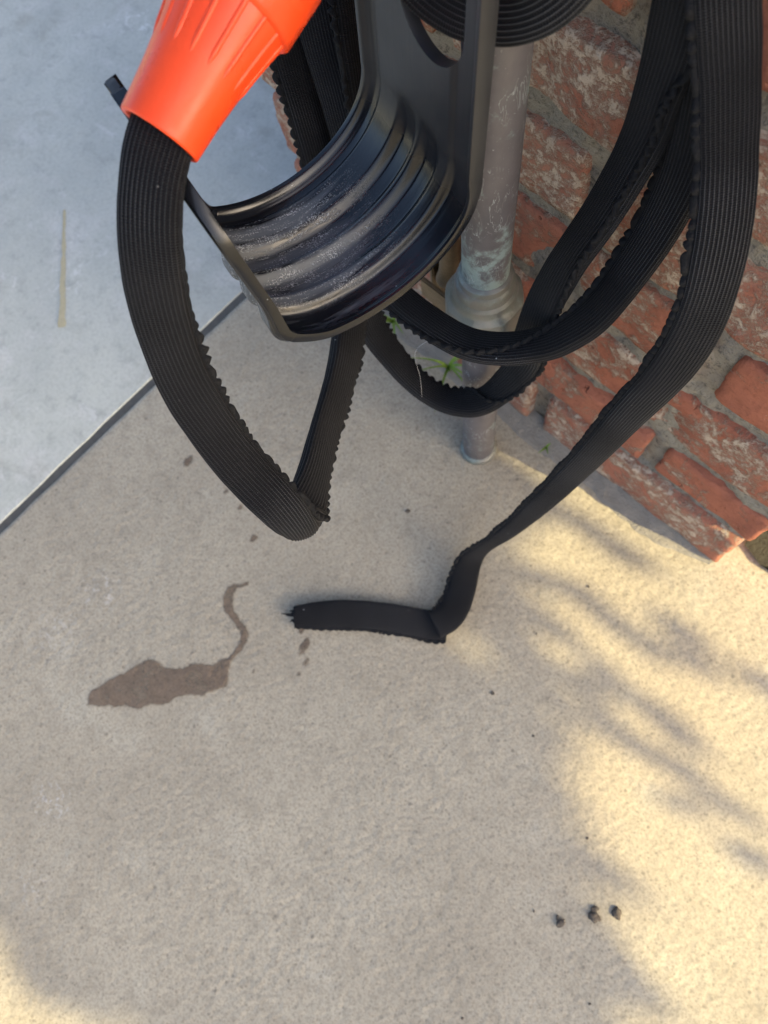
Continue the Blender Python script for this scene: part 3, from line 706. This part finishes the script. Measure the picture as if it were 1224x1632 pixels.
def build_saddle():
    n, z = holder_profile(); ln, lz = lip_profile()
    n = np.concatenate([n, ln[1:]]); z = np.concatenate([z, lz[1:]]); ns0 = 60+119
    L = np.concatenate([[0], np.cumsum(np.hypot(np.diff(n), np.diff(z)))])
    tn, tz = np.gradient(n, L), np.gradient(z, L); k = smooth1(np.stack([tn, tz], 1), 6); k = nrm(k)
    # normal on the hose side (above / inside the trough)
    nn, nz = -k[:, 1]*-1, k[:, 0]*1
    nn, nz = -k[:, 1], k[:, 0]
    wv = np.concatenate([np.linspace(0, .006, 9)[:-1], np.linspace(.006, .078, 110)[:-1], np.linspace(.078, HW, 14)])
    Lb = L[60]; Le = L[ns0-1]
    V = np.zeros((len(n), len(wv), 3)); VB = V.copy(); UV = np.zeros((len(n), len(wv), 2))
    for i in range(len(n)):
        s = smst(L[i], Lb-.006, Lb+.020)*(1-smst(L[i], Le+.004, Le+.022))
        edge = 1-.6*smst(L[i], Le, Le+.015)
        h = relief(wv, s)*edge
        ww = wv.copy()
        ww = .010+(ww-.010)*(1-.13*smst(L[i], Le-.018, Le+.030)*smst(wv, .03, HW))
        if i >= ns0:                                     # the tongue narrows to a rounded end
            t = (L[i]-L[ns0])/(L[-1]-L[ns0]); c = .006
            f = (1-max(0, (t-.55)/.45)**2.6)**.5 if t < 1 else .0
            f = max(.10, f); ww = c+(ww-c)*f
        bel = .0*smst(wv, .055, .083)*smst(L[i], Le-.035, Le-.002)*(1-smst(L[i], Le+.004, Le+.035))
        n_i = n[i]+bel; p0 = np.stack([n_i, np.full_like(n_i, z[i])], 1)
        p2 = p0+h[:, None]*np.array([nn[i], nz[i]])[None]
        V[i] = np.array([HO[0], HO[1], 0])+ww[:, None]*EW+p2[:, :1]*EN+p2[:, 1:]*EZ
        th_ = .0052 if i < ns0 else .0052-.0012*min(1, (i-ns0)/20)
        hb = np.minimum(h, .0006)-th_; p3 = p0+hb[:, None]*np.array([nn[i], nz[i]])[None]
        VB[i] = np.array([HO[0], HO[1], 0])+ww[:, None]*EW+p3[:, :1]*EN+p3[:, 1:]*EZ
        UV[i, :, 0] = L[i]; UV[i, :, 1] = wv
    return V, VB, UV, ns0, Lb, Le
SV, SVB, SUV, NS0, LB, LE = build_saddle()
def solid(name, V, Vb, UV, mat, parent, cutter=None):
    V2 = np.concatenate([V, Vb[:, ::-1]], 1); U2 = np.concatenate([UV, UV[:, ::-1]], 1)
    me = grid_mesh(name, V2, True, uv=U2, cap=True)
    bm = bmesh.new(); bm.from_mesh(me); bmesh.ops.recalc_face_normals(bm, faces=bm.faces[:]); bm.to_mesh(me); bm.free()
    o = link(name, me, mat, parent)
    if cutter:
        b = o.modifiers.new('slot', 'BOOLEAN'); b.object = cutter; b.operation = 'DIFFERENCE'; b.solver = 'EXACT'
    be = o.modifiers.new('arris', 'BEVEL'); be.width = .0006; be.segments = 2; be.limit_method = 'ANGLE'; be.angle_limit = R(55)
    dg = bpy.context.evaluated_depsgraph_get(); ev = o.evaluated_get(dg)
    nm = bpy.data.meshes.new_from_object(ev); o.modifiers.clear(); o.data = nm
    nm.polygons.foreach_set('use_smooth', [True]*len(nm.polygons)); nm.set_sharp_from_angle(angle=R(42)); return o
# slot in the back plate: a long hole with a rounded lower end
def slot_cutter():
    bm = bmesh.new(); pts = []
    cw, rw, cs = .0505, .0212, .0575
    for a in np.linspace(math.pi, 2*math.pi, 40): pts.append((cw+rw*math.cos(a), cs+rw*math.sin(a)))
    for a in np.linspace(0, math.pi, 40): pts.append((cw+rw*math.cos(a), .082+rw*.2*math.sin(a)))
    a_, b_ = [], []
    vz = EZ-HLEAN*EN
    for (wv, s) in pts:
        base = np.array([HO[0], HO[1], HZC])+wv*EW+s*vz
        a_.append(bm.verts.new(base-.03*EN)); b_.append(bm.verts.new(base+.03*EN))
    bm.faces.new(a_); bm.faces.new(b_[::-1])
    for k in range(len(pts)): bm.faces.new((a_[k], b_[k], b_[(k+1) % len(pts)], a_[(k+1) % len(pts)]))
    bmesh.ops.recalc_face_normals(bm, faces=bm.faces[:])
    me = bpy.data.meshes.new('cutter'); bm.to_mesh(me); bm.free(); o = bpy.data.objects.new('cutter', me); col.objects.link(o); return o
cut = slot_cutter()
bpy.context.view_layer.update()
tag(solid('saddle', SV[:NS0+2], SVB[:NS0+2], SUV[:NS0+2], M['plastic'], holder, cut), 'curved trough with two grooves, dusty with pale lime')
bpy.data.objects.remove(cut)
solid('front_lip', SV[NS0+1:], SVB[NS0+1:], SUV[NS0+1:], M['plastic'], holder)
box('mounting_block', (-.270, -.078, .508), (-.20, -.056, .535), M['plastic'], holder, .002)

# ------------------------------------------------------------------ fabric hose
hose = tag(empty('garden_hose', (-.25, -.12, .35)), 'black ribbed fabric hose with ruffled seams and an orange connector looped round the holder', 'garden hose')
HA, HB = .0112, .0050              # half width and half thickness of the flattened sleeve
WIDTH = {'front_right': (.0098, .0102, .0104, .0107, .0109, .0111, .0112, .0113, .0113, .0112, .0108, .0103, .0098, .0090, .0078, .0072, .0100, .0120, .0124, .0124, .0116), 'torn_end': (.0110, .0122, .0124, .0126, .0126, .0116, .0085), 'top_coil': (.0125,)*9}
THIN = {'front_right': (1,)*10+(.95, .85, .75, .66, .6, .6, .6, .6, .6, .6, .6)}
RUF = {'nozzle_run': (0, 0, 0, .1, .5)+(1,)*14, 'torn_end': (.7,)*7}
def sweep(key, P, a=HA, b=HB, ruffle=True, step=.0022, puff=None):
    P = [[*r, q/a] for r, q in zip(P, WIDTH[key])] if key in WIDTH else [[*r, 1.0] for r in P]
    nP = len(P); P = [[*r, q1, q2] for r, q1, q2 in zip(P, THIN.get(key, (1,)*nP), RUF.get(key, (1,)*nP))]
    s, D = spline(P, step)
    C = smooth1(D[:, :3], 4); T = nrm(np.gradient(C, axis=0)); Wd = smooth1(D[:, 3:6], 6); Wd = nrm(Wd-T*(Wd*T).sum(1, keepdims=True)); N = np.cross(Wd, T)
    # face normals towards the open side where possible
    K = RIBS*5; ang = np.linspace(0, 2*np.pi, K, endpoint=False)
    ex = .62
    cx = np.sign(np.cos(ang))*np.abs(np.cos(ang))**.85; cy = np.sign(np.sin(ang))*np.abs(np.sin(ang))**ex
    # arc-length fraction round the section so ribs are evenly spaced
    px, py = a*cx, b*cy; seg = np.hypot(np.diff(np.append(px, px[0])), np.diff(np.append(py, py[0]))); fr = np.concatenate([[0], np.cumsum(seg)]); tot = fr[-1]
    even = np.linspace(0, tot, K, endpoint=False); px = np.interp(even, fr, np.append(px, px[0])); py = np.interp(even, fr, np.append(py, py[0])); vfr = even/tot
    nx_, ny_ = np.gradient(py), -np.gradient(px); q = np.hypot(nx_, ny_); nx_, ny_ = nx_/q, ny_/q
    rib = .00019*np.sin(2*np.pi*RIBS*vfr)
    ph = hash(key) % 7 if False else len(key)
    wv = np.array([1+.045*noise.noise(Vector((x*22, ph*3.1, 0)))+.02*noise.noise(Vector((x*75, ph, 2))) for x in s])
    wv = wv*D[:, 7]
    bv = np.array([1+.35*noise.noise(Vector((x*18, ph*5.3, 4))) for x in s])*D[:, 8]
    if puff:
        gq = np.exp(-((s-s[np.argmin(np.linalg.norm(C-np.array(P[puff][:3]), axis=1))])/.014)**2); wv = wv*(1-.22*gq); bv = bv*(1+.9*gq)
    X = (px+rib*nx_)[None]*wv[:, None]; Y = (py+rib*ny_)[None]*bv[:, None]
    V = C[:, None]+X[..., None]*Wd[:, None]+Y[..., None]*N[:, None]
    UV = np.stack([np.repeat(s[:, None], K, 1), np.repeat(vfr[None], len(s), 0)], -1)
    o = link('hose_strand', grid_mesh('hose_strand', V, True, uv=UV, cap=True), M['hose'], hose)
    if ruffle:
        th = np.radians(D[:, 6]); s2 = np.arange(0, s[-1], .0007)
        I = lambda arr: np.stack([np.interp(s2, s, arr[:, c]) for c in range(arr.shape[1])], 1)
        C2, T2, W2, N2 = I(C), nrm(I(T)), nrm(I(Wd)), nrm(I(N)); th2 = np.interp(s2, s, th); wv2 = np.interp(s2, s, wv); bv2 = np.interp(s2, s, bv)
        pcx = np.sign(np.cos(th2))*np.abs(np.cos(th2))**.85*a*wv2; pcy = np.sign(np.sin(th2))*np.abs(np.sin(th2))**ex*b*bv2
        onx, ony = np.cos(th2)/a, np.sin(th2)/b; q = np.hypot(onx, ony); onx, ony = onx/q, ony/q
        base = C2+pcx[:, None]*W2+pcy[:, None]*N2
        outd = onx[:, None]*W2+ony[:, None]*N2; sid = np.cross(T2, outd)
        # gathered elastic: rounded lobes of slightly uneven pitch
        warp = np.array([.0030*noise.noise(Vector((x*70, ph, 8))) for x in s2]); pit = .0066
        lob = np.abs(np.sin(np.pi*(s2+warp*2)/pit))**.5
        am = np.array([.8+.75*noise.noise(Vector((x*45, ph, 11))) for x in s2]); am = np.clip(am, .3, 1.25)*np.clip(np.interp(s2, s, D[:, 9]), 0, 1)
        ext = .0006+.0027*lob*am; cur = .0011*np.sin(2*np.pi*(s2+warp)/pit/1.0+.8)*am
        A8 = np.linspace(0, 2*np.pi, 10, endpoint=False)
        Vr = base[:, None]+((ext/2-.0004)[:, None]+(ext/2+.0007)[:, None]*np.cos(A8)[None])[..., None]*outd[:, None]+(cur[:, None]*(.5+.5*np.cos(A8))[None]+(.0009+.0007*lob[:, None])*np.sin(A8)[None])[..., None]*sid[:, None]
        r = link('ruffled_seam', grid_mesh('ruffled_seam', Vr, True, cap=True), M['ruffle'], o)
        r.matrix_parent_inverse = o.matrix_world.inverted() if False else Matrix.Identity(4)
    return o
for k, P in STRANDS.items():
    sweep(k, P, b=.0026 if k == 'torn_end' else HB, ruffle=(k != 'top_coil'), puff=10 if k == 'nozzle_run' else None)
# where the loops pass over the tap above the picture
def over(a, b, h, y):
    A, B = np.array(a, float), np.array(b, float)
    m1 = A*.75+B*.25; m2 = A*.25+B*.75; m1[2] = h-.03; m2[2] = h-.02; mm = (A+B)/2; mm[2] = h; mm[1] = m1[1] = m2[1] = y
    P = np.stack([A, m1, mm, m2, B]); P[1:4, 3:6] = (0, -1, 0); P[1:4, 3:6] = (.0, -.8, .6); return P
ST = STRANDS
arcs = [(ST['rear_left'][-1], ST['diagonal_low'][0], .66, -.03), (ST['rear_mid'][-1], ST['diagonal_high'][0], .69, -.03), (ST['rear_inner'][-1], ST['front_right'][0], .72, -.03), (ST['top_coil'][0], ST['top_coil'][-1], .62, -.05)]
for i, (a, b, h, y) in enumerate(arcs):
    sweep('over%d' % i, over(a, b, h, y), ruffle=False, step=.005)
# frayed threads at the torn end
e = np.array(STRANDS['torn_end'][-1][:3]); d = nrm(e-np.array(STRANDS['torn_end'][-2][:3])); sd_ = np.cross(d, EZ)
for k, (f, l, t) in enumerate([(.000, .009, .2), (.003, .008, -.4), (-.006, .004, .6), (.0045, .006, .1), (-.003, .005, -.3), (.0015, .013, .25)]):
    p0 = e-d*.003+sd_*f; p1 = p0+d*l*.5+sd_*t*.002+EZ*.001; p2 = p0+d*l+sd_*t*.006+EZ*-.001
    tube('frayed_thread', [p0, p1, p2], [.0012, .0009, .0004], M['ruffle'], hose, 8)

# orange connector
N0, N1 = Vector(NOZZLE[0]), Vector(NOZZLE[1]); AX = (N1-N0).normalized(); LN = (N1-N0).length
r0, r1 = .0146, .0206
def nflare(d):
    t_ = max(0, d/LN); return .30*t_+.70*t_**2.2
conn = lathe('connector', [(.006, .0105), (.0006, r0-.0022), (0, r0-.0016), (0, r0-.0005), (.0004, r0-.0001), (.001, r0)]+[(d, r0+(r1-r0)*nflare(d)) for d in np.linspace(.004, LN+.010, 40)],
             N0, AX, M['orange'], hose, 96)
conn.data.set_sharp_from_angle(angle=R(50))
tag(conn, 'bright orange plastic hose connector with raised grip ribs')
lathe('collar', [(LN-.0022, r1-.002), (LN-.002, r1+.0008), (LN-.0005, r1+.0020), (LN+.020, r1+.0032), (LN+.026, r1+.0018), (LN+.027, .012)], N0, AX, M['orange'], conn, 12).matrix_parent_inverse = Matrix.Identity(4)
a1 = AX.orthogonal().normalized(); a2 = AX.cross(a1)
for k in range(16):
    a = 2*math.pi*k/16+.1; rd = a1*math.cos(a)+a2*math.sin(a); td = AX.cross(rd)
    n, mth = 24, 9; V = np.zeros((n, mth, 3)); d0, d1 = LN*.48, LN-.001
    for i, t in enumerate(np.linspace(0, 1, n)):
        dd = d0+(d1-d0)*t; rr = r0+(r1-r0)*nflare(dd); hgt = .0010*min(1, (t*5)**.6 if t > 0 else 0)
        for j, q in enumerate(np.linspace(-1, 1, mth)):
            V[i, j] = N0+AX*dd+rd*(rr-.0004+hgt*(1-q*q)**.7)+td*(.0012*q*(min(1, .35+t*3)))
    rb = link('grip_rib', grid_mesh('grip_rib', V), M['orange'], conn); rb.matrix_parent_inverse = Matrix.Identity(4)

# ------------------------------------------------------------------ marks and small things on the ground
tag(damp_sheet('wet_stain', ragged(STAIN, 3, .0012), M['wet']), 'large wet brown stain with a curling tail on the beige concrete', 'stain')
DL = ['largest drip mark nearest the joint between the slabs', 'round drip mark below the largest one', 'drip mark just under the bend of the hose on the left', 'drip mark below the hose fold', 'elongated drip mark under the torn hose end', 'round drip mark second below the torn hose end', 'tiny drip speck lowest below the torn hose end', 'tiny drip speck between the wet stain and torn hose end', 'damp smear touching the torn hose end']
for k, (x, y, r) in enumerate(DROPS):
    st = 1.5 if k in (4, 8) else 1.1
    pts = []
    for a in np.linspace(0, 2*math.pi, 44, endpoint=False):
        rr = r*(1+.34*noise.noise(Vector((math.cos(a)*1.6, math.sin(a)*1.6, k*3.7)))+.16*noise.noise(Vector((math.cos(a)*5, math.sin(a)*5, k))))
        u, v = rr*math.cos(a)*.85, rr*math.sin(a)*st
        pts.append((x+u*.75+v*-.25, y+v*.85+u*.3))
    tag(damp_sheet('drip_mark', pts, M['wet']), DL[k], 'drip mark', 'drip marks on the concrete')
(sx0, sy0), (sx1, sy1) = STREAK
L_ = math.hypot(sx1-sx0, sy1-sy0); tx, ty = (sx1-sx0)/L_, (sy1-sy0)/L_
pl, pr = [], []
for t in np.linspace(0, 1, 60):
    wd = .0075*(.35+.65*t)*(1+.5*noise.noise(Vector((t*14, 0, 5)))); c = .0012*noise.noise(Vector((t*7, 3, 1)))
    pl.append((sx0+tx*L_*t-ty*(c+wd/2), sy0+ty*L_*t+tx*(c+wd/2))); pr.append((sx0+tx*L_*t-ty*(c-wd/2), sy0+ty*L_*t+tx*(c-wd/2)))
tag(blob_sheet('yellow_streak', pl+pr[::-1], .0008, M['straw']), 'thin straight yellowish stain on the grey walkway slab', 'stain')
def lump(name, loc, r, seed, mat, flatn=.6):
    bm = bmesh.new(); bmesh.ops.create_icosphere(bm, subdivisions=3, radius=1)
    for v in bm.verts:
        n_ = 1+.55*noise.noise(v.co*1.3+Vector((seed*3.3, 0, 0)))+.3*noise.noise(v.co*3.5+Vector((0, seed*2.1, 0)))
        v.co = Vector((v.co.x*n_*1.15, v.co.y*n_*.9, max(-.5, v.co.z*n_)*flatn))*r
    me = bpy.data.meshes.new(name); bm.to_mesh(me); bm.free(); o = link(name, me, mat); o.location = loc; o.rotation_euler[2] = seed; return o
CL = ['crumb of dark soil, largest in the cluster near the bottom', 'tiny crumb beside the leftmost soil crumb', 'crumb of dark soil in the middle of the three', 'long soil crumb leaning behind the middle one', 'flat shiny dark crumb, rightmost of the soil crumbs']
CL[0] = 'round dark soil crumb, leftmost of the three near the bottom'
for k, (x, y, r) in enumerate(CLODS):
    tag(lump('soil_crumb', (x, y, r*.3), r, k+1.3, M['clod'], .5), CL[k], 'soil crumb', 'dark soil crumbs on the lower patio')
BL = ['small dark leaf bit on the shaded side of the sun edge', 'dark smudge of grit under the hose loop', 'dark grain near the hose bend on the floor', 'dark speck in the sunny streak by the pillar', 'dark speck lower down along the sun edge', 'dark speck in the sun above the soil crumbs', 'pale brown speck in the middle of the shaded patio', 'dark speck at the bottom edge in the sun', 'dark speck at the bottom edge in the shade']
for k, (x, y, r) in enumerate(BITS):
    tag(lump('grit', (x, y, r*.15), r, k+9.1, M['clod'], .3), BL[k], 'grit', 'specks of grit on the patio')
def tuft(loc, n, hgt, seed, label, lean=(0, 0)):
    rr = random.Random(seed); o = tag(empty('weed', loc), label, 'weed')
    for k in range(n):
        a = rr.uniform(0, 6.28); l = hgt*rr.uniform(.6, 1.2); wd = rr.uniform(.0012, .0022); dx, dy = math.cos(a), math.sin(a)
        V = np.zeros((9, 3, 3))
        for i, t in enumerate(np.linspace(0, 1, 9)):
            c = Vector(loc)+Vector((dx*l*.75*t*t+lean[0]*t*t, dy*l*.75*t*t+lean[1]*t*t, l*(t-.45*t*t)))
            ww = wd*(1-t)**.7+.0001
            for j, q in enumerate((-1, 0, 1)): V[i, j] = c+Vector((-dy*ww*q, dx*ww*q, .0004*abs(q)))
        link('blade', grid_mesh('blade', V), M['grass'], o)
tuft((-.300, -.014, .0), 9, .050, 3, 'bright green weed growing at the pillar foot left of the pipe', (.01, -.02))
tuft((-.375, -.012, .0), 7, .035, 5, 'small weed at the pillar foot behind the holder', (0, -.012))
tuft((-.178, -.014, .004), 3, .011, 8, 'tiny grass sprout at the pillar foot right of the pipe', (0, -.006))
web = tag(tube('cobweb_thread', [(-.2225, -.088, .270), (-.232, -.097, .262), (-.240, -.104, .245), (-.243, -.100, .20), (-.247, -.097, .157)], [.00007]*5, M['web'], None, 6), 'fine cobweb thread hanging between the two lower hose loops', 'cobweb')

# ------------------------------------------------------------------ unseen tree added beyond the frame, crown shaped to shade the corner
Hx = Vector((-math.sin(SUN_AZ), math.cos(SUN_AZ), 0)); Vx = SUN.cross(Hx)*-1
if Vx.z < 0: Vx = -Vx
def splace(h, v, t): return Hx*h+Vx*v+SUN*t
tree = tag(empty('added_shade_tree', (2.3, 1.0, 0)), 'unseen leafy tree added to the side to shade the corner', 'tree')
rt = random.Random(11); leaves_v, leaves_f = [], []
def leaf(c, size, dirv):
    n_ = Vector((rt.gauss(0, 1), rt.gauss(0, 1), rt.gauss(0, 1))).normalized(); n_ = (n_+SUN*1.0*(1 if n_.dot(SUN) > 0 else -1)).normalized()
    a = dirv-n_*dirv.dot(n_); a.normalize(); b = n_.cross(a); i = len(leaves_v); w_ = size*.27
    for (p, q, r_) in ((0, 0, 0), (.3, .8, .05), (.6, .85, .03), (1, 0, -.12), (.6, -.85, .03), (.3, -.8, .05)):
        leaves_v.append(c+a*(p*size)+b*(q*w_)+n_*(r_*size))
    leaves_f.extend([(i, i+1, i+2, i+3), (i, i+3, i+4, i+5)])
def vlow(h):
    return min(.13, .106+.40*h)+.008*noise.noise(Vector((h*9, 2.2, 0)))
TN, TF = 2.2, 3.3
cnt = 0
while cnt < 17000:
    h = rt.uniform(-.62, 1.15); v = rt.uniform(-.2, 1.25); t = rt.uniform(TN, TF)
    if v < vlow(h)+.035 or (h+.58)**2*0 > 1: continue
    if h < -.548+.02*noise.noise(Vector((v*9, 0, 1))): continue
    leaf(splace(h, v, t)+Vector((0, -.0, 0)), rt.uniform(.05, .085), Vector((rt.gauss(0, .6), rt.gauss(0, .6), rt.gauss(-.4, .6))))
    cnt += 1
# drooping sprays added to streak the sunny patch
for (h, v0, v1, dens) in ((-.082, -.02, .07, 5), (-.142, -.03, .03, 4), (-.172, -.06, .03, 4), (-.068, -.06, .02, 2), (-.125, .0, .06, 2), (-.03, .02, .09, 3), (-.20, -.08, -.02, 2)):
    for k in range(dens):
        f = (k+.5)/dens
        leaf(splace(h+rt.uniform(-.006, .006), v1+(v0-v1)*f+.02, 2.25+rt.uniform(-.05, .05)), .042, Vector((0, 0, -1))+Vector((rt.gauss(0, .1), rt.gauss(0, .1), 0)))
link('crown', mesh('crown', leaves_v, leaves_f), M['leaf'], tree, smooth=False)['kind'] = 'stuff'
tb = splace(.55, 0, 2.7); tb.z = 0
tc = splace(.5, .75, 2.75)
tube('trunk', [tuple(tb), (tb.x+.02, tb.y, .5), tuple((tb+tc)/2+Vector((0, .02, .2))), tuple(tc)], [.07, .055, .045, .02], M['bark'], tree, 16)
for k in range(7):
    q = splace(rt.uniform(-.35, 1.0), rt.uniform(.4, 1.1), rt.uniform(TN+.2, TF-.2)); s0 = Vector((tb.x, tb.y, .9)).lerp(tc, rt.uniform(.1, .9))
    tube('limb', [tuple(s0), tuple((s0+q)/2+Vector((0, 0, .05))), tuple(q)], [.022, .014, .006], M['bark'], tree, 8)
